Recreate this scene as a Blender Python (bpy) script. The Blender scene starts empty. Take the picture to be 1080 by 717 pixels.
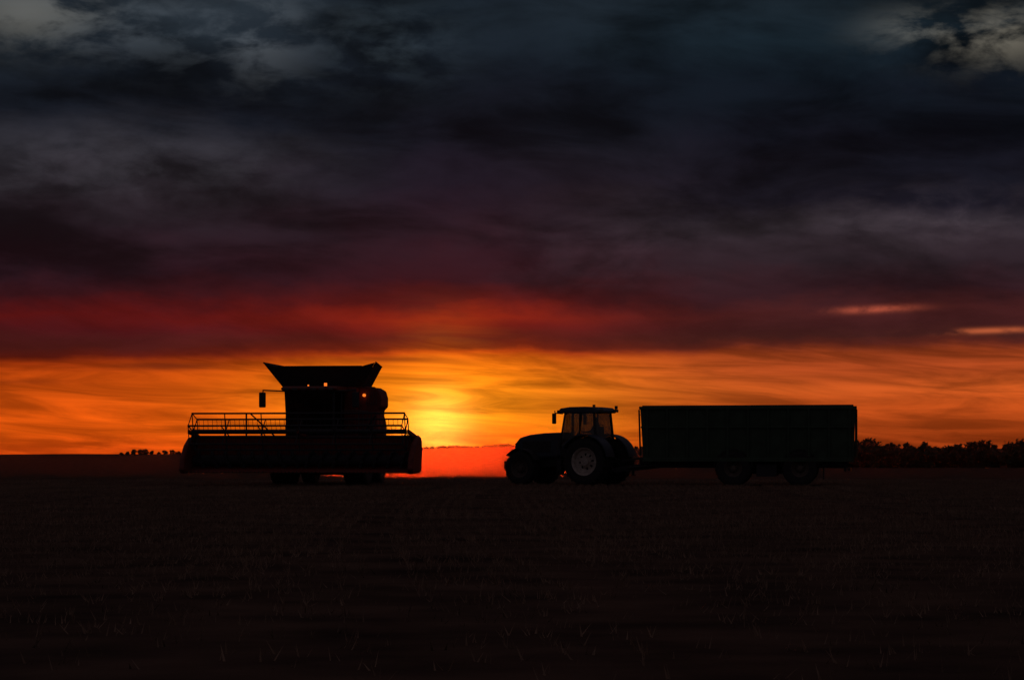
import bpy, bmesh, math, random
import numpy as np
from mathutils import Vector, Matrix
random.seed(7); np.random.seed(7)
scene=bpy.context.scene
scene.view_settings.view_transform='Standard'
try: scene.view_settings.look='None'
except Exception: pass
scene.view_settings.exposure=0
rad=math.radians
F=2550.0; HY=472.0
def A(x): return math.degrees(math.atan((x-540)/F))
def E(y): return math.degrees((HY-y)/F)
def lin(c):
    o=[]
    for v in c:
        v=v/255.0
        o.append(v/12.92 if v<=0.04045 else ((v+0.055)/1.055)**2.4)
    return o+[1.0]

# ------------------------------------------------------------ materials
def mat(name,col,rough=0.5,metal=0.0,var=0.25,scale=6.0,bump=0.0):
    m=bpy.data.materials.new(name); m.use_nodes=True
    nt=m.node_tree; b=nt.nodes['Principled BSDF']
    tc=nt.nodes.new('ShaderNodeTexCoord')
    n=nt.nodes.new('ShaderNodeTexNoise'); n.inputs['Scale'].default_value=scale; n.inputs['Detail'].default_value=6
    nt.links.new(tc.outputs['Object'],n.inputs['Vector'])
    r=nt.nodes.new('ShaderNodeValToRGB')
    r.color_ramp.elements[0].position=0.3; r.color_ramp.elements[1].position=0.7
    r.color_ramp.elements[0].color=[c*(1-var) for c in col]+[1]
    r.color_ramp.elements[1].color=[min(1,c*(1+var)) for c in col]+[1]
    nt.links.new(n.outputs['Fac'],r.inputs['Fac'])
    nt.links.new(r.outputs['Color'],b.inputs['Base Color'])
    b.inputs['Roughness'].default_value=rough; b.inputs['Metallic'].default_value=metal
    if bump>0:
        bp=nt.nodes.new('ShaderNodeBump'); bp.inputs['Strength'].default_value=bump
        nt.links.new(n.outputs['Fac'],bp.inputs['Height']); nt.links.new(bp.outputs['Normal'],b.inputs['Normal'])
    return m
M_red=mat('harvester_paint',(0.20,0.03,0.02),0.6)
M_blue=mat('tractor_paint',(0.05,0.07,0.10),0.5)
M_dark=mat('dark_steel',(0.04,0.04,0.045),0.7,0.0)
M_steel=mat('worn_steel',(0.10,0.09,0.085),0.75,0.0)
M_rub=mat('rubber',(0.03,0.03,0.03),0.85,bump=0.3,scale=20)
M_rim=mat('rim_paint',(0.56,0.51,0.44),0.6,scale=9)
M_rimd=mat('rim_dark',(0.14,0.11,0.09),0.6)
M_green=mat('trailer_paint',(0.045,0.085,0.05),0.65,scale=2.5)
M_seat=mat('seat_cloth',(0.05,0.05,0.05),0.9)
M_skin=mat('skin',(0.45,0.28,0.2),0.6,var=0.05)
M_cloth=mat('work_shirt',(0.08,0.1,0.16),0.9)
M_lens=mat('lamp_lens',(0.6,0.25,0.05),0.2)
M_leaf=mat('foliage',(0.045,0.055,0.03),0.9,var=0.5,scale=0.3)
M_bark=mat('bark',(0.07,0.05,0.035),0.95)
M_lit=mat('lit_amber_lamp',(0.6,0.25,0.05),0.3)
_b=M_lit.node_tree.nodes['Principled BSDF']; _b.inputs['Emission Color'].default_value=(1,.20,.02,1); _b.inputs['Emission Strength'].default_value=1.1
def glassmat(name,tint):
    m=bpy.data.materials.new(name); m.use_nodes=True; nt=m.node_tree
    nt.nodes.remove(nt.nodes['Principled BSDF'])
    out=nt.nodes['Material Output']
    t=nt.nodes.new('ShaderNodeBsdfTransparent'); t.inputs[0].default_value=(*tint,1)
    g=nt.nodes.new('ShaderNodeBsdfGlossy'); g.inputs['Roughness'].default_value=0.08; g.inputs[0].default_value=(.8,.8,.8,1)
    mx=nt.nodes.new('ShaderNodeMixShader'); mx.inputs[0].default_value=0.10
    nt.links.new(t.outputs[0],mx.inputs[1]); nt.links.new(g.outputs[0],mx.inputs[2]); nt.links.new(mx.outputs[0],out.inputs[0])
    return m
M_glass=glassmat('tinted_glass',(0.48,0.48,0.38))

# ------------------------------------------------------------ mesh helpers
def link(ob,parent=None):
    scene.collection.objects.link(ob)
    if parent: ob.parent=parent
    return ob
def empty(name,loc,rotz):
    e=bpy.data.objects.new(name,None); e.location=loc; e.rotation_euler=(0,0,rad(rotz)); e.empty_display_size=0.5
    scene.collection.objects.link(e); return e
def obj_from_bm(name,bm,m,parent,bevel=0.0,smooth=False):
    bmesh.ops.recalc_face_normals(bm,faces=bm.faces[:])
    me=bpy.data.meshes.new(name); bm.to_mesh(me); bm.free()
    if smooth:
        for p in me.polygons: p.use_smooth=True
    ob=bpy.data.objects.new(name,me)
    me.materials.append(m)
    if bevel>0:
        md=ob.modifiers.new('bevel','BEVEL'); md.width=bevel; md.segments=2; md.limit_method='ANGLE'; md.angle_limit=rad(35)
    return link(ob,parent)
def add_box(bm,c,s,rot=None):
    mt=Matrix.Translation(c)
    if rot is not None: mt=mt@rot
    mt=mt@Matrix.Diagonal((s[0],s[1],s[2],1))
    bmesh.ops.create_cube(bm,size=1,matrix=mt)
def add_tube(bm,p1,p2,r,seg=10,r2=None):
    p1=Vector(p1);p2=Vector(p2); d=p2-p1; L=d.length
    q=d.to_track_quat('Z','Y').to_matrix().to_4x4()
    bmesh.ops.create_cone(bm,cap_ends=True,segments=seg,radius1=r,radius2=r if r2 is None else r2,depth=L,matrix=Matrix.Translation((p1+p2)/2)@q)
def boxes(name,lst,m,parent,bevel=0.01):
    bm=bmesh.new()
    for b in lst: add_box(bm,*b)
    return obj_from_bm(name,bm,m,parent,bevel)
def tubes(name,lst,m,parent,seg=10):
    bm=bmesh.new()
    for t in lst: add_tube(bm,*t,seg=seg)
    return obj_from_bm(name,bm,m,parent)
def prism(name,pts,y0,y1,m,parent,bevel=0.03,plane='xz',x0=0,x1=0):
    bm=bmesh.new()
    if plane=='xz':
        v0=[bm.verts.new((x,y0,z)) for x,z in pts]; v1=[bm.verts.new((x,y1,z)) for x,z in pts]
    else:
        v0=[bm.verts.new((x0,y,z)) for y,z in pts]; v1=[bm.verts.new((x1,y,z)) for y,z in pts]
    bm.faces.new(v0); bm.faces.new(v1[::-1])
    n=len(pts)
    for i in range(n): bm.faces.new((v0[i],v0[(i+1)%n],v1[(i+1)%n],v1[i]))
    return obj_from_bm(name,bm,m,parent,bevel)
def quadsheet(name,quads,th,m,parent):
    bm=bmesh.new()
    for q in quads:
        bm.faces.new([bm.verts.new(p) for p in q])
    ob=obj_from_bm(name,bm,m,parent)
    md=ob.modifiers.new('solid','SOLIDIFY'); md.thickness=th; md.offset=0
    return ob
def wheel(prefix,c,r,w,rr,parent,rimmat,side,lugs=22):
    bm=bmesh.new()
    prof=[(rr,-w*0.40),(rr*1.04,-w*0.46),(r*0.80,-w*0.50),(r*0.92,-w*0.47),(r*0.965,-w*0.38),(r*0.975,0),(r*0.965,w*0.38),(r*0.92,w*0.47),(r*0.80,w*0.50),(rr*1.04,w*0.46),(rr,w*0.40)]
    N=48; rings=[]
    for i in range(N):
        a=2*math.pi*i/N
        rings.append([bm.verts.new((p*math.cos(a),q,p*math.sin(a))) for p,q in prof])
    for i in range(N):
        for j in range(len(prof)-1):
            bm.faces.new((rings[i][j],rings[i][j+1],rings[(i+1)%N][j+1],rings[(i+1)%N][j]))
    for i in range(lugs):
        for s in (-1,1):
            a=2*math.pi*(i+(0.5 if s>0 else 0))/lugs
            rot=Matrix.Rotation(-a,4,'Y')@Matrix.Translation((r*0.965,s*w*0.24,0))@Matrix.Rotation(s*rad(38),4,'X')
            bmesh.ops.create_cube(bm,size=1,matrix=rot@Matrix.Diagonal((r*0.07,w*0.52,r*0.055,1)))
    t=obj_from_bm(prefix+'_tyre',bm,M_rub,parent); t.location=c
    bm=bmesh.new()
    o=side
    prof=[(rr*1.03,o*w*0.43),(rr*0.97,o*w*0.42),(rr*0.90,o*w*0.30),(rr*0.86,o*w*0.12),(rr*0.60,o*w*0.05),(rr*0.42,o*w*0.10),(rr*0.36,o*w*0.20),(rr*0.30,o*w*0.20),(rr*0.28,o*w*0.34),(0.001,o*w*0.36)]
    rings=[]
    for i in range(N):
        a=2*math.pi*i/N
        rings.append([bm.verts.new((p*math.cos(a),q,p*math.sin(a))) for p,q in prof])
    for i in range(N):
        for j in range(len(prof)-1):
            if j==4 and (i%6) in (0,1): continue
            bm.faces.new((rings[i][j],rings[i][j+1],rings[(i+1)%N][j+1],rings[(i+1)%N][j]))
    for i in range(10):
        a=2*math.pi*i/10
        add_tube(bm,(rr*.39*math.cos(a),o*w*.14,rr*.39*math.sin(a)),(rr*.39*math.cos(a),o*w*.26,rr*.39*math.sin(a)),0.018,6)
    k=obj_from_bm(prefix+'_rim',bm,rimmat,parent); k.location=c
    bm=bmesh.new(); add_tube(bm,(0,-w*0.3,0),(0,w*0.3,0),rr*0.25,16)
    add_tube(bm,(0,-o*w*0.02,0),(0,-o*w*0.06,0),rr*0.9,24)
    h=obj_from_bm(prefix+'_hub',bm,M_dark,parent); h.location=c

# ------------------------------------------------------------ TRACTOR (forward = -X)
T=empty('tractor',((631-540)/26.3,97.0,0),-30)
for y,s,n in((-0.96,-1,'near'),(0.96,1,'far')):
    wheel('rear_wheel_'+n,(0,y,0.95),0.95,0.62,0.55,T,M_rim,s,22)
    wheel('front_wheel_'+n,(-3.0,y*0.97,0.68),0.68,0.48,0.38,T,M_rimd,s,20)
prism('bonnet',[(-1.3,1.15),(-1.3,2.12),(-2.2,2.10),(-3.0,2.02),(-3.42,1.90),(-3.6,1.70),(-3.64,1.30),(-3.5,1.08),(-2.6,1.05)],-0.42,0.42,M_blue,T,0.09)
boxes('bonnet_grille',[((-3.655,0,1.48),(0.04,0.62,0.4)),((-2.6,-0.425,1.55),(1.3,0.03,0.45)),((-2.6,0.425,1.55),(1.3,0.03,0.45))],M_dark,T)
boxes('chassis',[((-1.7,0,0.92),(3.6,0.46,0.42)),((-3.0,0,0.70),(0.3,1.5,0.22)),((0,0,0.95),(0.7,1.5,0.5)),((-3.75,0,0.85),(0.45,0.7,0.42)),((-4.0,0,0.80),(0.25,0.9,0.34)),((-0.9,-0.62,0.78),(1.1,0.4,0.42)),((-0.9,0.62,0.78),(1.1,0.4,0.42))],M_dark,T,0.04)
prism('cab_lower',[(-1.35,1.15),(-1.38,1.62),(-0.95,1.50),(-0.3,1.66),(0.2,1.95),(0.32,1.6),(0.25,1.15)],-0.72,0.72,M_dark,T,0.03)
pill=[]
for s in(-1,1):
    pill+=[((-1.36,s*0.74,1.5),(-1.12,s*0.70,2.92),0.04),((-0.45,s*0.80,1.5),(-0.42,s*0.74,2.92),0.035),((0.28,s*0.76,1.8),(0.18,s*0.70,2.92),0.05)]
pill+=[((-1.36,-0.74,1.6),(-1.36,0.74,1.6),0.03),((0.28,-0.74,1.85),(0.28,0.74,1.85),0.03)]
tubes('cab_pillars',pill,M_dark,T)
prism('cab_roof',[(-1.38,2.88),(-1.42,2.98),(-1.30,3.08),(-0.9,3.13),(-0.2,3.14),(0.25,3.10),(0.42,3.0),(0.40,2.88)],-0.80,0.80,M_blue,T,0.05)
G=[[(-1.35,-.70,1.6),(-1.35,.70,1.6),(-1.13,.66,2.9),(-1.13,-.66,2.9)],[(0.27,-.7,1.86),(0.27,.7,1.86),(0.18,.66,2.9),(0.18,-.66,2.9)]]
for s in(-1,1):
    G+=[[(-1.34,s*.75,1.55),(0.27,s*.77,1.86),(0.18,s*.71,2.9),(-1.13,s*.71,2.9)]]
quadsheet('cab_glass',G,0.006,M_glass,T)
boxes('work_lamps',[((-1.46,-.62,2.95),(.09,.2,.11)),((-1.46,.62,2.95),(.09,.2,.11)),((.47,-.62,2.98),(.1,.18,.12)),((.47,.62,2.98),(.1,.18,.12)),((.38,.86,2.98),(.12,.14,.12)),((.30,.98,3.12),(.1,.12,.14))],M_steel,T,.02)
bm=bmesh.new(); add_tube(bm,(0.1,-.55,3.1),(0.1,-.55,3.22),.06,14)
obj_from_bm('beacon',bm,M_lens,T)
tubes('mirror_arms',[((-1.2,-.78,2.86),(-1.28,-1.28,2.88),.022),((-1.28,-1.28,2.98),(-1.28,-1.28,2.5),.02),((-1.2,.78,2.86),(-1.28,1.28,2.88),.02),((-1.28,1.28,2.9),(-1.28,1.28,2.5),.018),((.32,.8,3.0),(.30,.98,3.08),.02)],M_dark,T)
boxes('mirrors',[((-1.3,-1.3,2.66),(.08,.26,.42)),((-1.3,1.3,2.66),(.07,.22,.42))],M_dark,T,.03)
tubes('exhaust',[((-1.5,.62,1.6),(-1.5,.62,2.95),.055),((-1.5,.62,2.95),(-1.42,.72,3.08),.05)],M_steel,T,14)
tubes('handrail',[((-1.45,-.85,1.1),(-1.3,-.85,2.1),.015),((-.5,-.9,1.1),(-.5,-.88,1.9),.015)],M_steel,T)
boxes('steps',[((-.95,-.92,z),(.42,.3,.03)) for z in(.45,.75,1.05)]+[((-1.15,-.92,.8),(.03,.28,.75)),((-.75,-.92,.8),(.03,.28,.75))],M_dark,T)
def fender(name,cx,cy,cz,r,w,a0,a1,parent,m,th=.05):
    bm=bmesh.new(); n=18; prev=None
    for i in range(n+1):
        a=rad(a0+(a1-a0)*i/n)
        vs=[bm.verts.new((cx+q*math.cos(a),y,cz+q*math.sin(a))) for q,y in((r,cy-w/2),(r,cy+w/2),(r+th,cy+w/2),(r+th,cy-w/2))]
        if prev:
            for k in range(4): bm.faces.new((prev[k],prev[(k+1)%4],vs[(k+1)%4],vs[k]))
        else: bm.faces.new(vs)
        prev=vs
    bm.faces.new(prev[::-1])
    return obj_from_bm(name,bm,m,parent)
for s,n in((-1,'near'),(1,'far')):
    fender('rear_fender_'+n,0,s*.95,.95,1.05,.66,10,150,T,M_blue)
    fender('front_fender_'+n,-3.0,s*.93,.68,.76,.46,25,140,T,M_dark,.03)
tubes('rear_linkage',[((.3,-.4,.6),(1.1,-.45,.55),.05),((.3,.4,.6),(1.1,.45,.55),.05),((.3,0,1.2),(1.0,0,1.0),.035),((.35,-.35,1.4),(.9,-.42,.62),.03),((.35,.35,1.4),(.9,.42,.62),.03)],M_dark,T)
boxes('hitch',[((.55,0,.55),(.9,.16,.12)),((.35,0,1.2),(.3,.7,.8))],M_dark,T,.02)
boxes('seat',[((-.15,0,1.72),(.5,.5,.16)),((.1,0,2.05),(.14,.48,.6))],M_seat,T,.05)
bm=bmesh.new()
for i in range(20):
    a=2*math.pi*i/20;b=2*math.pi*(i+1)/20
    R=Matrix.Translation((-.82,0,2.08))@Matrix.Rotation(rad(-55),4,'Y')
    add_tube(bm,R@Vector((.2*math.cos(a),.2*math.sin(a),0)),R@Vector((.2*math.cos(b),.2*math.sin(b),0)),.016,6)
add_tube(bm,(-.82,0,2.08),(-1.05,0,1.6),.03)
obj_from_bm('steering_wheel',bm,M_dark,T)
def skinned(name,verts,edges,radii,m,parent,root=0,sub=2):
    me=bpy.data.meshes.new(name); me.from_pydata(verts,edges,[]); me.update()
    ob=bpy.data.objects.new(name,me); me.materials.append(m); link(ob,parent)
    ob.modifiers.new('skin','SKIN')
    for i,sv in enumerate(me.skin_vertices[0].data):
        sv.radius=(radii[i],radii[i]); sv.use_root=(i==root)
    sd=ob.modifiers.new('sub','SUBSURF'); sd.levels=sub; sd.render_levels=sub
    return ob
D=empty('tractor_driver',((631-540)/26.3,97.0,0),-30)
V=[(-.10,0,1.90),(-.08,0,2.10),(-.06,0,2.30),(-.07,0,2.42),(-.09,0,2.50),
   (-.08,-.19,2.36),(-.22,-.25,2.14),(-.50,-.17,2.13),
   (-.08,.19,2.36),(-.22,.25,2.14),(-.50,.17,2.13),
   (-.13,-.10,1.88),(-.55,-.14,1.90),(-.68,-.14,1.50),(-.85,-.14,1.46),
   (-.13,.10,1.88),(-.55,.14,1.90),(-.68,.14,1.50),(-.85,.14,1.46)]
Ed=[(0,1),(1,2),(2,3),(3,4),(2,5),(5,6),(6,7),(2,8),(8,9),(9,10),(0,11),(11,12),(12,13),(13,14),(0,15),(15,16),(16,17),(17,18)]
Ra=[.15,.14,.14,.07,.055,.075,.05,.04,.075,.05,.04,.10,.075,.055,.045,.10,.075,.055,.045]
skinned('body',V,Ed,Ra,M_cloth,D)
bm=bmesh.new(); bmesh.ops.create_uvsphere(bm,u_segments=24,v_segments=18,radius=1)
for v in bm.verts:
    x,y,z=v.co; f=1.0
    if z<0: f=1-0.28*(-z)
    nose=0.18*math.exp(-((y/.16)**2+((z+.05)/.22)**2)) if x<0 else 0
    eye=0.08*math.exp(-(((abs(y)-.35)/.16)**2+((z-.12)/.13)**2)) if x<0 else 0
    v.co=Vector((x*.10*f-nose*.12+eye*.1,y*.078*f,z*.118))+Vector((-.12,0,2.60))
obj_from_bm('head',bm,M_skin,D,smooth=True)
bm=bmesh.new(); bmesh.ops.create_uvsphere(bm,u_segments=20,v_segments=12,radius=1)
bmesh.ops.delete(bm,geom=[v for v in bm.verts if v.co.z<0],context='VERTS')
for v in bm.verts: v.co=Vector((v.co.x*.112-.115,v.co.y*.09,v.co.z*.085+2.645))
add_box(bm,Vector((-.235,0,2.652)),(.10,.13,.012))
obj_from_bm('cap',bm,M_seat,D)
for s in(-1,1):
    hv=[(-.50,s*.17,2.13),(-.58,s*.175,2.13),(-.66,s*.19,2.15),(-.68,s*.17,2.12),(-.65,s*.16,2.16),(-.68,s*.15,2.13),(-.56,s*.14,2.15)]
    skinned('hand_'+('near' if s<0 else 'far'),hv,[(0,1),(1,2),(2,3),(1,4),(4,5),(1,6)],[.035,.04,.018,.014,.018,.014,.014],M_skin,D,0,1)

# ------------------------------------------------------------ TRAILER (forward = -X)
R_=empty('grain_trailer',((788-540)/26.3-0.06,95.8,0),-8)
L=4.17
def shell(name,parent):
    q=[]
    zt,zb=3.06,1.0; w=1.25; wb=1.18
    q.append([(-L,-w,zt),(L,-w,zt),(L-.06,-wb,zb),(-L+.12,-wb,zb)])
    q.append([(-L,w,zt),(L,w,zt),(L-.06,wb,zb),(-L+.12,wb,zb)])
    q.append([(-L,-w,zt),(-L,w,zt),(-L+.12,wb,zb),(-L+.12,-wb,zb)])
    q.append([(L,-w,zt),(L,w,zt),(L-.06,wb,zb),(L-.06,-wb,zb)])
    q.append([(-L+.12,-wb,zb),(L-.06,-wb,zb),(L-.06,wb,zb),(-L+.12,wb,zb)])
    return quadsheet(name,q,.04,M_green,parent)
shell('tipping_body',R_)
ribs=[]
for i in range(11):
    x=-L+.25+i*(2*L-.45)/10
    for s in(-1,1):
        ribs.append((Vector((x,s*1.255,2.03)),(.09,.08,2.02),Matrix.Rotation(s*rad(-1.9),4,'X')))
boxes('side_ribs',ribs,M_green,R_,.01)
boxes('rails',[((0,s*1.285,3.06),(2*L+.1,.1,.12)) for s in(-1,1)]+[((0,s*1.27,2.3),(2*L,.07,.07)) for s in(-1,1)]+[((0,s*1.22,1.03),(2*L-.15,.1,.16)) for s in(-1,1)]+[((-L-.02,0,3.06),(.1,2.5,.12)),((L+.03,0,3.06),(.1,2.5,.12)),((L+.06,0,2.05),(.09,.1,1.9)),((L+.05,-.8,2.05),(.09,.1,1.9)),((L+.05,.8,2.05),(.09,.1,1.9))],M_green,R_,.015)
tubes('tarp_roll',[((-L+.05,-1.12,3.10),(L-.05,-1.12,3.12),.06)]+[((x,-1.2,3.10),(x,1.2,3.10),.02) for x in(-2.8,-1.4,0,1.4,2.8)],M_seat,R_)
boxes('chassis',[((.1,s*.45,.84),(7.6,.12,.26)) for s in(-1,1)]+[((x,0,.82),(.12,1.0,.2)) for x in(-3.4,-2,-.6,.8,2.2,3.6)]+[((x,0,.64),(.14,2.1,.14)) for x in(-.55,2.05)]+[((.75,s*.95,.62),(.8,.3,.48)) for s in(-1,1)]+[((3.95,0,.66),(.1,2.2,.12)),((3.8,-.8,.78),(.08,.08,.4)),((3.8,.8,.78),(.08,.08,.4)),((.75,0,.62),(2.0,.9,.3)),((3.3,0,.86),(.9,1.8,.14))],M_dark,R_,.015)
prism('drawbar',[(-3.3,.95),(-3.3,.72),(-4.6,.58),(-5.6,.50),(-5.73,.52),(-5.70,.62),(-4.7,.80)],-.13,.13,M_dark,R_,.02)
tubes('drawbar_braces',[((-3.3,-.5,.85),(-4.9,-.08,.68),.05),((-3.3,.5,.85),(-4.9,.08,.68),.05),((-4.6,.24,.95),(-4.6,.24,.42),.05),((-5.6,0,.9),(-3.9,.1,1.10),.02),((-5.6,.08,.95),(-4.0,.2,1.12),.018),((-2.1,0,.8),(-2.6,0,1.02),.08)],M_dark,R_)
boxes('jack_foot',[((-4.6,.24,.40),(.22,.22,.03)),((-4.6,.24,.98),(.16,.12,.08)),((-4.0,0,.95),(.6,.5,.2))],M_dark,R_)
tubes('ladder',[((-4.25,-.7,1.2),(-4.30,-.7,3.0),.02),((-4.25,-.35,1.2),(-4.30,-.35,3.0),.02)]+[((-4.27,-.7,z),(-4.27,-.35,z),.015) for z in(1.3,1.6,1.9,2.2,2.5,2.8)],M_steel,R_)
for x in(-.55,2.05):
    for s,n in((-1,'near'),(1,'far')):
        wheel('wheel_%s_%d'%(n,int(x*10)),(x,s*1.02,.70),.70,.50,.34,R_,M_rimd,s,26)
        fender('mudguard_%s_%d'%(n,int(x*10)),x,s*1.02,.70,.735,.48,5,175,R_,M_dark,.025)
boxes('rear_lamps',[((4.02,s*.9,.66),(.06,.3,.12)) for s in(-1,1)],M_lens,R_)
boxes('mud_flaps',[((2.95,s*1.0,.5),(.02,.42,.5)) for s in(-1,1)],M_rub,R_)

# ------------------------------------------------------------ COMBINE (forward = -X, +Y = picture left)
C=empty('combine_harvester',(-7.64,97.0,0),81)
for s,n in((-1,'left'),(1,'right')):
    wheel('front_wheel_'+n,(0,s*1.50,.98),.98,.92,.48,C,M_rimd,s,22)
    wheel('rear_wheel_'+n,(3.9,s*1.40,.70),.70,.56,.36,C,M_rimd,s,20)
prism('main_body',[(-.1,1.0),(-.1,3.94),(3.4,3.94),(3.9,3.7),(4.9,3.1),(5.6,2.6),(5.6,1.9),(4.9,1.35),(2.6,.9)],-1.48,1.48,M_red,C,.08)
boxes('side_panels',[((1.6,s*1.52,2.6),(2.6,.05,1.7)) for s in(-1,1)]+[((4.2,s*1.52,2.2),(1.3,.05,1.0)) for s in(-1,1)],M_red,C,.04)
boxes('axles',[((0,0,.97),(.4,2.4,.4)),((3.9,0,.68),(.22,2.4,.2)),((1.5,0,.95),(2.8,1.4,.5)),((.4,-.75,1.1),(.9,.4,.5)),((5.6,0,1.5),(.7,2.0,.7)),((1.6,0,.66),(2.2,2.0,.5))],M_dark,C,.03)
prism('feeder_house',[(-.1,1.95),(-.1,.95),(-2.6,.55),(-2.75,1.55),(-1.2,1.9)],-.75,.75,M_red,C,.03)
prism('cab_base',[(-.1,1.95),(-1.75,1.95),(-1.9,2.25),(-.1,2.25)],-.95,.95,M_dark,C,.03)
prism('cab_roof',[(-.05,3.72),(-.05,3.93),(-1.9,3.92),(-2.2,3.86),(-2.2,3.76),(-1.8,3.72)],-1.12,1.12,M_red,C,.05)
pl=[]
for s in(-1,1): pl+=[((-1.85,s*.93,2.2),(-2.0,s*.97,3.75),.05),((-.75,s*.95,2.2),(-.75,s*.98,3.75),.045)]
tubes('cab_pillars',pl,M_dark,C)
quadsheet('cab_glass',[[(-1.87,-.9,2.25),(-1.87,.9,2.25),(-2.02,.94,3.73),(-2.02,-.94,3.73)]]+[[(-.12,s*.94,2.25),(-1.85,s*.94,2.25),(-2.0,s*.98,3.73),(-.12,s*.98,3.73)] for s in(-1,1)],.006,M_glass,C)
boxes('cab_seat',[((-.75,0,2.55),(.5,.55,.18)),((-.5,0,2.95),(.15,.52,.75)),((-1.45,0,2.85),(.1,.4,.25))],M_seat,C,.04)
boxes('roof_lamps',[((-2.24,y,3.80),(.06,.22,.1)) for y in(-.9,-.55,-.2,.2,.55,.9)],M_steel,C,.02)
bm=bmesh.new(); add_tube(bm,(-1.2,-.45,3.92),(-1.2,-.45,4.06),.06,14); add_tube(bm,(-1.2,.25,3.92),(-1.2,.25,3.99),.03,14); add_tube(bm,(.08,-1.72,3.60),(.18,-1.72,3.60),.06,14)
obj_from_bm('lit_lamps',bm,M_lit,C)
tubes('mirror_arms',[x for s in(-1,1) for x in(((-2.0,s*.98,3.72),(-2.1,s*1.86,3.76),.026),((-2.1,s*1.86,3.78),(-2.1,s*1.86,3.1),.024))],M_dark,C)
boxes('mirrors',[((-2.12,s*1.88,3.38),(.08,.28,.60)) for s in(-1,1)],M_dark,C,.05)
boxes('access_platform',[((-.9,-1.45,1.95),(1.9,.95,.06))]+[((-1.5,-1.75,z),(.5,.4,.04)) for z in(.55,.85,1.15,1.45,1.75)]+[((-1.5-.27*k,-1.75,1.2),(.03,.38,1.5)) for k in(-1,1)],M_dark,C,.01)
rl=[]
for x in(-1.8,-1.0,-.1): rl.append(((x,-1.92,1.95),(x,-1.92,2.95),.02))
rl+=[((-1.8,-1.92,2.95),(-.1,-1.92,2.95),.022),((-1.8,-1.92,2.45),(-.1,-1.92,2.45),.018),((-1.8,-1.92,2.95),(-1.8,-1.2,2.95),.02)]
tubes('platform_rails',rl,M_steel,C)
prism('cooling_housing',[(-1.45,2.0),(-1.45,3.93),(-2.10,3.91),(-2.32,3.78),(-2.40,3.5),(-2.40,3.15),(-2.25,3.0),(-2.22,2.0)],0,0,M_red,C,.05,plane='yz',x0=.2,x1=1.6)
tubes('unloading_auger',[((1.4,-1.8,3.45),(4.6,-1.55,3.3),.2)],M_red,C,20)
tubes('screen_bars',[((.17,y,3.2),(.17,y,3.75),.012) for y in(-2.2,-2.1,-2.0,-1.9,-1.8)],M_steel,C,6)
# grain tank with flared extensions
zb,zt,zf=3.93,4.90,4.74
x0,x1=.1,2.3; X0,X1=-.45,2.5; yb,yt=1.60,2.30; yr=1.95
q=[]
for s in(-1,1):
    q.append([(x0,s*yb,zb),(x1,s*1.5,zb),(X1-.1,s*yr,zt-.1),(X0+.1,s*yt,zt)])
    q.append([(x0,s*yb,zb),(X0,s*1.75,zf),(X0*.97+.03,s*yt*.985,zt-.02),(x0*.99+.01,s*(yb+.01),zb+.02)])
    q.append([(x1,s*1.5,zb),(X1,s*1.6,zf-.1),(X1*.98,s*yr*.985,zt-.12),(x1*.99,s*1.51,zb+.02)])
q.append([(x0,-yb,zb),(x0,yb,zb),(X0,1.75,zf),(X0,-1.75,zf)])
q.append([(x1,-1.5,zb),(x1,1.5,zb),(X1,1.6,zf-.1),(X1,-1.6,zf-.1)])
quadsheet('grain_tank_extension',q,.035,M_dark,C)
tubes('tank_edge_tubes',[((X0+.1,s*yt,zt),(X1-.1,s*yr,zt-.1),.03) for s in(-1,1)]+[((X0,-1.75,zf),(X0,1.75,zf),.03)],M_dark,C)
boxes('tank_base',[((1.5,0,3.95),(2.7,3.2,.1))],M_red,C,.03)
# header
W=4.5
hp=[(-2.65,.72),(-2.65,1.92),(-2.78,1.95),(-2.80,.92),(-3.2,.72),(-4.0,.60),(-4.1,.54),(-3.2,.52)]
prism('header_table',hp,-W,W,M_red,C,.01)
boxes('header_frame',[((-2.60,0,1.90),(.16,2*W,.16)),((-2.56,0,.82),(.18,2*W,.18)),((-2.56,0,1.3),(.1,2*W,.1))]+[((-2.56,y,1.3),(.1,.1,1.2)) for y in np.linspace(-W+.1,W-.1,9)],M_dark,C,.01)
for s,n in((-1,'left'),(1,'right')):
    prism('crop_divider_'+n,[(-2.5,.62),(-2.5,1.75),(-2.7,1.95),(-3.2,1.9),(-3.8,1.6),(-4.3,1.1),(-4.45,.65),(-4.2,.5),(-3.0,.52)],s*W-.11,s*W+.11,M_red,C,.08)
bm=bmesh.new(); add_tube(bm,(-3.15,-W+.15,1.02),(-3.15,W-.15,1.02),.2,20)
nf=160
for i in range(nf):
    y=-W+.2+(2*W-.4)*i/nf; a=i*2*math.pi/10*(1 if y<0 else -1)
    add_box(bm,Vector((-3.15+.24*math.cos(a),y,1.02+.24*math.sin(a))),(.2,.06,.2),Matrix.Rotation(-a,4,'Y'))
obj_from_bm('intake_auger',bm,M_dark,C)
bm=bmesh.new()
for y in np.arange(-W+.15,W-.1,.15): add_tube(bm,(-4.05,y,.57),(-4.25,y,.57),.022,6,.006)
obj_from_bm('knife_guards',bm,M_dark,C)
rc=(-3.8,2.12); rr=.72; tl=[]
tl.append(((rc[0],-W+.25,rc[1]),(rc[0],W-.25,rc[1]),.09))
ang=[90+12+60*k for k in range(6)]
for a in ang:
    bx,bz=rc[0]+rr*math.cos(rad(a)),rc[1]+rr*math.sin(rad(a))
    tl.append(((bx,-W+.28,bz),(bx,W-.28,bz),.036))
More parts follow.
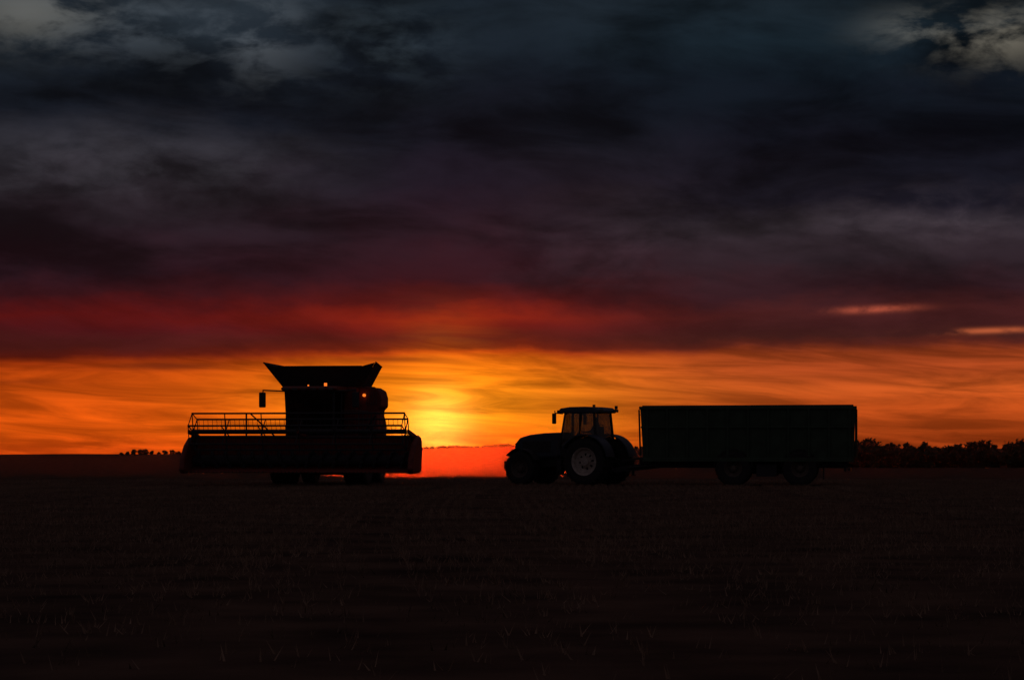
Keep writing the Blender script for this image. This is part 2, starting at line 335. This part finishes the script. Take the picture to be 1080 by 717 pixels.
for y in(-W+.3,-2.9,-1.45,0,1.45,2.9,W-.3):
    for a in ang:
        bx,bz=rc[0]+rr*math.cos(rad(a)),rc[1]+rr*math.sin(rad(a))
        a2=a+60; cx,cz=rc[0]+rr*math.cos(rad(a2)),rc[1]+rr*math.sin(rad(a2))
        tl.append(((rc[0],y,rc[1]),(bx,y,bz),.022))
        if abs(y)>4: tl.append(((bx,y,bz),(cx,y,cz),.02))
tubes('reel',tl,M_dark,C,8)
bm=bmesh.new()
for a in ang:
    bx,bz=rc[0]+rr*math.cos(rad(a)),rc[1]+rr*math.sin(rad(a))
    for y in np.arange(-W+.35,W-.3,.18):
        if rc[1]+.5<bz: continue
        add_tube(bm,(bx,y,bz),(bx+.06,y,bz-.24),.009,4)
obj_from_bm('reel_tines',bm,M_dark,C)
ar=[]
for y in(-W+.16,0,W-.16):
    ar+=[(Vector((-3.25,y,2.02)),(1.4,.09,.16),Matrix.Rotation(rad(8),4,'Y'))]
boxes('reel_arms',ar,M_red,C,.02)
tubes('reel_rams',[((-2.7,y,1.5),(-3.5,y,2.0),.04) for y in(-W+.16,W-.16)]+[((-2.6,1.2,1.9),(-3.4,2.05,2.85),.03),((-2.6,2.4,2.85),(-2.6,2.4,1.9),.035),((-2.6,-2.2,1.9),(-3.4,-2.95,2.75),.03)],M_dark,C)

# ------------------------------------------------------------ TERRAIN
def sm(a,b,x):
    t=np.clip((x-a)/(b-a),0,1); return t*t*(3-2*t)
def H(x,y):
    x=np.asarray(x,float); y=np.asarray(y,float)
    z=-3.4*sm(112,320,y)
    px=540+F*x/np.maximum(y,300)
    ridge=np.interp(px,[-400,0,190,330,443,500,560,700,1200,1600],[-2.0,-1.7,-1.0,0.2,1.1,1.9,1.5,1.0,1.2,0.5])
    ridge=ridge+0.25*np.sin(x*.05)+.15*np.sin(x*.13+1)
    k=sm(600,1000,y)
    z=z*(1-k)+ridge*k
    z=z-30*sm(1060,2600,y)
    z=z+.010*np.sin(x*.35+1.3)*np.sin(y*.11)*sm(20,60,y)
    return z
ys=np.concatenate([np.arange(-30,14,4),np.arange(14,130,1.0),np.arange(130,400,6),np.arange(400,1100,12),np.geomspace(1110,7000,24)])
xs=np.concatenate([-np.geomspace(3500,40,40),np.arange(-38,38.1,1.0),np.geomspace(40,3500,40)])
X,Y=np.meshgrid(xs,ys); Z=H(X,Y)
verts=np.stack([X.ravel(),Y.ravel(),Z.ravel()],1)
nx,ny=len(xs),len(ys)
faces=[(j*nx+i,j*nx+i+1,(j+1)*nx+i+1,(j+1)*nx+i) for j in range(ny-1) for i in range(nx-1)]
me=bpy.data.meshes.new('ground'); me.from_pydata(verts.tolist(),[],faces); me.update()
for p in me.polygons: p.use_smooth=True
g=bpy.data.objects.new('ground',me); link(g)
m=bpy.data.materials.new('harvested_field_soil'); m.use_nodes=True; nt=m.node_tree; b=nt.nodes['Principled BSDF']
geo=nt.nodes.new('ShaderNodeNewGeometry')
n1=nt.nodes.new('ShaderNodeTexNoise'); n1.inputs['Scale'].default_value=.6; n1.inputs['Detail'].default_value=8
n2=nt.nodes.new('ShaderNodeTexNoise'); n2.inputs['Scale'].default_value=7; n2.inputs['Detail'].default_value=6
for n in(n1,n2): nt.links.new(geo.outputs['Position'],n.inputs['Vector'])
r=nt.nodes.new('ShaderNodeValToRGB'); r.color_ramp.elements[0].color=(.055,.036,.030,1); r.color_ramp.elements[1].color=(.17,.11,.08,1)
r.color_ramp.elements[0].position=.3; r.color_ramp.elements[1].position=.7
nt.links.new(n1.outputs['Fac'],r.inputs['Fac']); nt.links.new(r.outputs['Color'],b.inputs['Base Color'])
b.inputs['Roughness'].default_value=1; b.inputs['Specular IOR Level'].default_value=.0
bp=nt.nodes.new('ShaderNodeBump'); bp.inputs['Strength'].default_value=.8; bp.inputs['Distance'].default_value=.08
nt.links.new(n2.outputs['Fac'],bp.inputs['Height']); nt.links.new(bp.outputs['Normal'],b.inputs['Normal'])
me.materials.append(m)
# stubble
n=95000
yy=14+ (112-14)*np.sqrt(np.random.rand(n))
xx=(np.random.rand(n)-.5)*2*(yy*.235+1.5)
row=.30
bend=yy*-.10+ .0009*(yy-14)**2
xr=np.round((xx-bend)/row)*row+bend+np.random.normal(0,.05,n)
tr=((np.round((xx-bend)/row).astype(int))%40)
keep=~np.isin(tr,[3,4,11,12])|(np.random.rand(n)<.25)
patch_=np.sin(xx*.21+yy*.05)+np.sin(yy*.13-xx*.07+2)
keep&=np.random.rand(n)<(.75+.2*patch_)
xr=xr[keep]; yy=yy[keep]; n=len(xr)
zz=H(xr,yy)
k=3
vs=np.zeros((n*k*3,3))
for j in range(k):
    h=np.random.uniform(.04,.12,n); w=np.random.uniform(.006,.011,n)
    a=np.random.rand(n)*math.pi; ox=np.random.normal(0,.04,n); oy=np.random.normal(0,.07,n)
    lx=np.random.normal(0,.04,n); ly=np.random.normal(0,.04,n)
    bx,by=xr+ox,yy+oy
    o=j*n*3
    vs[o:o+3*n:3]=np.stack([bx-w*np.cos(a),by-w*np.sin(a),zz-.01],1)
    vs[o+1:o+3*n:3]=np.stack([bx+w*np.cos(a),by+w*np.sin(a),zz-.01],1)
    vs[o+2:o+3*n:3]=np.stack([bx+lx,by+ly,zz+h],1)
me=bpy.data.meshes.new('crop_stubble'); nv=len(vs)
me.vertices.add(nv); me.vertices.foreach_set('co',vs.ravel())
me.loops.add(nv); me.loops.foreach_set('vertex_index',np.arange(nv,dtype=np.int32))
me.polygons.add(nv//3); me.polygons.foreach_set('loop_start',np.arange(0,nv,3,dtype=np.int32))
me.update(calc_edges=True); me.validate()
me.materials.append(mat('straw',(.27,.18,.12),.9,var=.4,scale=.4))
link(bpy.data.objects.new('crop_stubble',me))

# ------------------------------------------------------------ TREES (distant masses)
def treemass(name,items,leaf,low=.25,nl_=55):
    P=[];Fc=[]
    bm=bmesh.new()
    for (x,y,h,w) in items:
        z=float(H(x,y))
        add_tube(bm,(x,y,z-.3),(x+random.uniform(-.2,.2),y,z+h*.6),h*.035,6,h*.012)
        cl=[]
        for c in range(random.randint(6,9)):
            a=random.uniform(0,6.28); q=random.uniform(0,.55)*w
            cz=z+h*random.uniform(low,.86)
            cl.append((x+q*math.cos(a),y+q*math.sin(a),cz,w*random.uniform(.22,.42)))
            add_tube(bm,(x,y,z+h*.3),(cl[-1][0],cl[-1][1],cz),h*.012,4,h*.004)
        for (cx,cy,cz,cr) in cl:
            for k in range(nl_):
                d=Vector((random.gauss(0,1),random.gauss(0,1),random.gauss(0,1))).normalized()*cr*random.uniform(.4,1.08)
                d.z*=.8
                s=leaf*random.uniform(.5,1.2)
                p=Vector((cx,cy,cz))+d
                if p.z<z: continue
                u=Vector((random.gauss(0,1),random.gauss(0,1),random.gauss(0,1))).normalized()*s
                v=u.orthogonal().normalized()*s*random.uniform(.5,1)
                i=len(P); P.extend([p-u,p+v,p+u,p-v]); Fc.append((i,i+1,i+2,i+3))
    me0=bpy.data.meshes.new('tmp'); bm.to_mesh(me0); bm.free()
    base=len(P)
    P.extend([v.co.copy() for v in me0.vertices])
    nl=len(Fc)
    for p in me0.polygons: Fc.append(tuple(i+base for i in p.vertices))
    me=bpy.data.meshes.new(name); me.from_pydata([tuple(p) for p in P],[],Fc); me.update()
    me.materials.append(M_leaf); me.materials.append(M_bark)
    mi=np.zeros(len(Fc),dtype=np.int32); mi[nl:]=1; me.polygons.foreach_set('material_index',mi)
    return link(bpy.data.objects.new(name,me))
it=[]
x=50.0
while x<240:
    h=6.5+.5*math.sin(x*.16)+.35*math.sin(x*.45)+random.uniform(-.4,.4)
    it.append((x,600+random.uniform(-8,8),h,h*.62)); x+=random.uniform(1.1,1.6)
    it.append((x,590+random.uniform(-5,5),h*.7,h*.6))
treemass('distant_treeline',it,.5,.08,42)
it=[]
for px in np.arange(425,700,2.6):
    x=(px-540)/F*985; h=.55+.25*math.sin(px*.11)+random.uniform(-.1,.25)
    it.append((x+random.uniform(-.5,.5),980,h,h*2.2))
treemass('ridge_hedge',it,.35,.05,30)
it=[]
for px,h in((128,1.0),(135,1.3),(142,2.0),(148,2.6),(154,2.2),(160,1.4),(168,1.1),(175,1.4),(181,1.6),(188,1.3),(200,1.1),(215,1.1),(230,1.1),(250,1.1)):
    it.append(((px-540)/F*960,960,h,h*1.1))
treemass('distant_copse',it,.35,.1)

# ------------------------------------------------------------ DUST HAZE (volumes of chaff dust hanging around and behind the machines)
def haze(name,c,s,dens,col,g):
    bm=bmesh.new(); bmesh.ops.create_uvsphere(bm,u_segments=48,v_segments=24,radius=1,matrix=Matrix.Translation(c)@Matrix.Diagonal((*s,1)))
    dv=bpy.data.materials.new(name); dv.use_nodes=True; nt=dv.node_tree; nt.nodes.remove(nt.nodes['Principled BSDF'])
    v=nt.nodes.new('ShaderNodeVolumeScatter'); v.inputs['Color'].default_value=(*col,1); v.inputs['Density'].default_value=dens; v.inputs['Anisotropy'].default_value=g
    nt.links.new(v.outputs[0],nt.nodes['Material Output'].inputs['Volume'])
    obj_from_bm(name,bm,dv,None,smooth=True)
haze('dust_haze',(-4,330,-3),(17,250,8.5),.000085,(1,.26,.13),.96)
haze('evening_haze',(0,420,-3),(260,365,9.5),.000016,(1,.5,.4),.8)

# ------------------------------------------------------------ SUN
SUN_AZ=A(462); SUN_EL=.45
sd=bpy.data.lights.new('sun','SUN'); sd.energy=.5; sd.angle=rad(.5); sd.color=(1,.17,.03)
so=bpy.data.objects.new('sun',sd); link(so)
dirv=Vector((math.sin(rad(SUN_AZ))*math.cos(rad(SUN_EL)),math.cos(rad(SUN_AZ))*math.cos(rad(SUN_EL)),math.sin(rad(SUN_EL))))
so.rotation_euler=dirv.to_track_quat('Z','Y').to_euler(); so.location=(0,0,60)

# ------------------------------------------------------------ SKY
w=bpy.data.worlds.new("World"); scene.world=w; w.use_nodes=True; nt=w.node_tree
for n in list(nt.nodes): nt.nodes.remove(n)
def N(t): return nt.nodes.new(t)
def setin(s,v):
    if isinstance(v,bpy.types.NodeSocket): nt.links.new(v,s)
    else: s.default_value=v
def Mt(op,a,b=None,c=None):
    n=N('ShaderNodeMath'); n.operation=op; setin(n.inputs[0],a)
    if b is not None: setin(n.inputs[1],b)
    if c is not None: setin(n.inputs[2],c)
    return n.outputs[0]
def SS(v,a,b,lo=0.0,hi=1.0):
    n=N('ShaderNodeMapRange'); n.interpolation_type='SMOOTHSTEP'; setin(n.inputs[0],v)
    n.inputs[1].default_value=a; n.inputs[2].default_value=b; n.inputs[3].default_value=lo; n.inputs[4].default_value=hi
    return n.outputs[0]
def comb(a,b,c=0.0):
    n=N('ShaderNodeCombineXYZ'); setin(n.inputs[0],a);setin(n.inputs[1],b);setin(n.inputs[2],c); return n.outputs[0]
def noise(vec,detail=6,rough=.55,dist=0.0,scale=1.0):
    n=N('ShaderNodeTexNoise'); nt.links.new(vec,n.inputs['Vector']); n.inputs['Scale'].default_value=scale
    n.inputs['Detail'].default_value=detail; n.inputs['Roughness'].default_value=rough; n.inputs['Distortion'].default_value=dist
    return n.outputs['Fac']
def mixc(f,a,b,mode='MIX'):
    n=N('ShaderNodeMix'); n.data_type='RGBA'; n.blend_type=mode; n.clamp_factor=True
    setin(n.inputs[0],f); setin(n.inputs[6],a); setin(n.inputs[7],b); return n.outputs[2]
tc=N('ShaderNodeTexCoord'); sp=N('ShaderNodeSeparateXYZ'); nt.links.new(tc.outputs['Generated'],sp.inputs[0])
az=Mt('MULTIPLY',Mt('ARCTAN2',sp.outputs[0],sp.outputs[1]),57.2958)
el=Mt('MULTIPLY',Mt('ARCSINE',sp.outputs[2]),57.2958)
SL=.013
nA=noise(comb(Mt('MULTIPLY',az,.13),Mt('MULTIPLY',el,.42),3.1),5,.5,.4)
nE=noise(comb(Mt('MULTIPLY',az,.5),Mt('MULTIPLY',el,1.2),7.7),5,.55)
nB=noise(comb(Mt('MULTIPLY_ADD',el,.12,Mt('MULTIPLY',az,.24)),Mt('MULTIPLY',el,.72),1.7),8,.55,.35)
nC=noise(comb(Mt('MULTIPLY_ADD',el,.5,Mt('MULTIPLY',az,.28)),Mt('MULTIPLY_ADD',az,.10,Mt('MULTIPLY',el,2.4)),5.2),7,.6,.8)
nD=noise(comb(Mt('MULTIPLY',az,.6),Mt('MULTIPLY',el,1.35),9.4),8,.58,.25)
nS=noise(comb(Mt('MULTIPLY',az,.10),Mt('MULTIPLY',el,3.2),2.4),5,.55,.3)
amp=SS(el,2.5,6.0,0.0,2.6)
e2=Mt('MULTIPLY_ADD',az,-SL,el)
e2=Mt('MULTIPLY_ADD',Mt('SUBTRACT',nA,.5),amp,e2)
e2=Mt('MULTIPLY_ADD',Mt('SUBTRACT',nE,.5),SS(el,1.6,3.2,.16,.9),e2)
TMAX=11.0
t=Mt('DIVIDE',e2,TMAX)
def ramp(xc,stops):
    n=N('ShaderNodeValToRGB'); cr=n.color_ramp; cr.interpolation='LINEAR'
    st=sorted([(max(0,min(1,(E(y)-SL*A(xc))/TMAX)),c) for y,c in stops],key=lambda s:s[0])
    cr.elements[0].position=st[0][0]; cr.elements[0].color=lin(st[0][1])
    cr.elements[1].position=st[-1][0]; cr.elements[1].color=lin(st[-1][1])
    for p,c in st[1:-1]:
        e=cr.elements.new(p); e.color=lin(c)
    nt.links.new(t,n.inputs[0]); return n.outputs[0]
RL=ramp(80,[(474,(208,72,12)),(455,(222,84,12)),(435,(212,80,12)),(415,(196,74,12)),(395,(182,66,11)),(384,(154,50,11)),(377,(92,25,16)),(368,(74,24,22)),(357,(74,24,25)),(348,(78,20,24)),(335,(88,18,19)),(314,(54,18,24)),(290,(36,18,26)),(250,(33,23,30)),(210,(39,34,40)),(170,(37,36,42)),(130,(16,20,28)),(90,(19,25,33)),(50,(27,34,41)),(0,(34,41,48))])
RC=ramp(460,[(472,(250,112,8)),(450,(253,140,16)),(420,(250,140,20)),(400,(246,128,15)),(382,(232,108,14)),(373,(185,62,14)),(369,(118,34,15)),(357,(94,27,20)),(346,(108,24,18)),(335,(128,30,16)),(320,(82,20,19)),(292,(48,17,24)),(250,(35,19,27)),(200,(26,19,29)),(150,(19,18,27)),(100,(14,18,26)),(50,(19,26,34)),(0,(21,29,37))])
RR=ramp(950,[(465,(150,56,16)),(430,(184,74,24)),(410,(184,78,28)),(390,(176,72,30)),(372,(146,58,26)),(362,(90,36,28)),(355,(68,31,29)),(345,(62,27,28)),(332,(64,27,28)),(310,(44,23,29)),(280,(37,27,33)),(250,(39,31,37)),(230,(41,35,41)),(200,(21,19,28)),(150,(14,16,25)),(100,(12,19,27)),(50,(18,29,37)),(0,(20,29,36))])
base=mixc(SS(az,A(250),A(820)),RL,RR)
ga=Mt('DIVIDE',Mt('SUBTRACT',az,A(470)),4.0)
gc=Mt('EXPONENT',Mt('MULTIPLY',Mt('MULTIPLY',ga,ga),-1.0))
base=mixc(gc,base,RC)
cm=SS(e2,2.05,2.5)
cc=SS(el,2.8,5.0,.42,.92)
mulc=Mt('MULTIPLY_ADD',SS(nB,.30,.68,-.62,.58),cc,1.0)
mulo=Mt('MULTIPLY',SS(nC,.30,.72,.58,1.30),SS(nS,.3,.7,.85,1.10))
mul=Mt('ADD',Mt('MULTIPLY',cm,mulc),Mt('MULTIPLY',Mt('SUBTRACT',1.0,cm),mulo))
def scale(col,f):
    n=N('ShaderNodeVectorMath'); n.operation='SCALE'; nt.links.new(col,n.inputs[0]); setin(n.inputs[3],f); return n.outputs[0]
def addc(a,b):
    n=N('ShaderNodeVectorMath'); n.operation='ADD'; nt.links.new(a,n.inputs[0]); nt.links.new(b,n.inputs[1]); return n.outputs[0]
def rgb(c):
    n=N('ShaderNodeRGB'); n.outputs[0].default_value=lin(c); return n.outputs[0]
col=scale(base,mul)
def gauss(x,y,sx,sy,tilt=0):
    a=Mt('DIVIDE',Mt('SUBTRACT',az,A(x)),sx/44.5)
    ee=Mt('SUBTRACT',el,E(y))
    if tilt: ee=Mt('MULTIPLY_ADD',Mt('SUBTRACT',az,A(x)),-tilt,ee)
    b=Mt('DIVIDE',ee,sy/44.5)
    return Mt('EXPONENT',Mt('MULTIPLY',Mt('ADD',Mt('MULTIPLY',a,a),Mt('MULTIPLY',b,b)),-1.0))
def patch(x,y,sx,sy,c,lo=.38,hi=.66,tilt=0,f=1.0):
    global col
    m_=Mt('MULTIPLY',gauss(x,y,sx,sy,tilt),SS(nD,lo,hi,0.0,f))
    col=addc(col,scale(rgb(c),m_))
patch(25,25,75,30,(84,83,78),.40,.62)
patch(275,45,50,45,(56,59,62),.38,.62)
patch(160,40,110,34,(46,51,56),.38,.62)
patch(410,50,70,40,(34,41,46),.4,.65)
patch(1060,50,56,28,(100,95,84),.40,.62)
patch(970,42,52,20,(74,73,68),.40,.62)
patch(120,180,190,36,(42,40,45),.35,.7)
patch(1000,235,140,30,(44,37,41),.38,.68)
patch(640,265,130,40,(32,23,28),.35,.7)
patch(922,328,40,3.6,(165,74,48),.36,.56,tilt=.03)
patch(1045,351,56,3,(170,82,44),.34,.56,tilt=.025)
# glow of the sun low behind thin cloud
col=addc(col,scale(rgb((255,135,18)),Mt('MULTIPLY',gauss(468,425,52,56),SS(nC,.3,.7,.12,.62))))
col=addc(col,scale(rgb((255,195,85)),Mt('MULTIPLY',gauss(462,448,30,30),SS(nC,.25,.65,.55,1.0))))
dk=Mt('MULTIPLY',gauss(175,387,55,4.5),.75)
dk=Mt('MAXIMUM',dk,Mt('MULTIPLY',gauss(420,379,70,3.5,-.01),.6))
dk=Mt('MAXIMUM',dk,Mt('MULTIPLY',gauss(30,404,40,3),.3))
col=mixc(dk,col,rgb((95,32,14)))
back=SS(Mt('ABSOLUTE',az),22,75)
col=mixc(back,col,rgb((50,45,50)))
col=mixc(SS(el,12,35),col,rgb((54,47,52)))
bg=N('ShaderNodeBackground'); nt.links.new(col,bg.inputs[0]); bg.inputs[1].default_value=1.0
sky=N('ShaderNodeTexSky'); sky.sky_type='NISHITA'; sky.sun_disc=False; sky.sun_elevation=rad(SUN_EL); sky.sun_rotation=rad(SUN_AZ)
bg2=N('ShaderNodeBackground'); nt.links.new(sky.outputs[0],bg2.inputs[0]); bg2.inputs[1].default_value=.0002
ads=N('ShaderNodeAddShader'); nt.links.new(bg.outputs[0],ads.inputs[0]); nt.links.new(bg2.outputs[0],ads.inputs[1])
out=N('ShaderNodeOutputWorld'); nt.links.new(ads.outputs[0],out.inputs[0])

# ------------------------------------------------------------ CAMERA
cd=bpy.data.cameras.new('camera'); co=bpy.data.objects.new('camera',cd); link(co)
cd.sensor_width=36; cd.lens=36*F/1080; cd.shift_y=(HY-358.5)/1080
cd.clip_start=.5; cd.clip_end=20000
co.location=(0,0,1.5); co.rotation_euler=(rad(90),0,0)
scene.camera=co
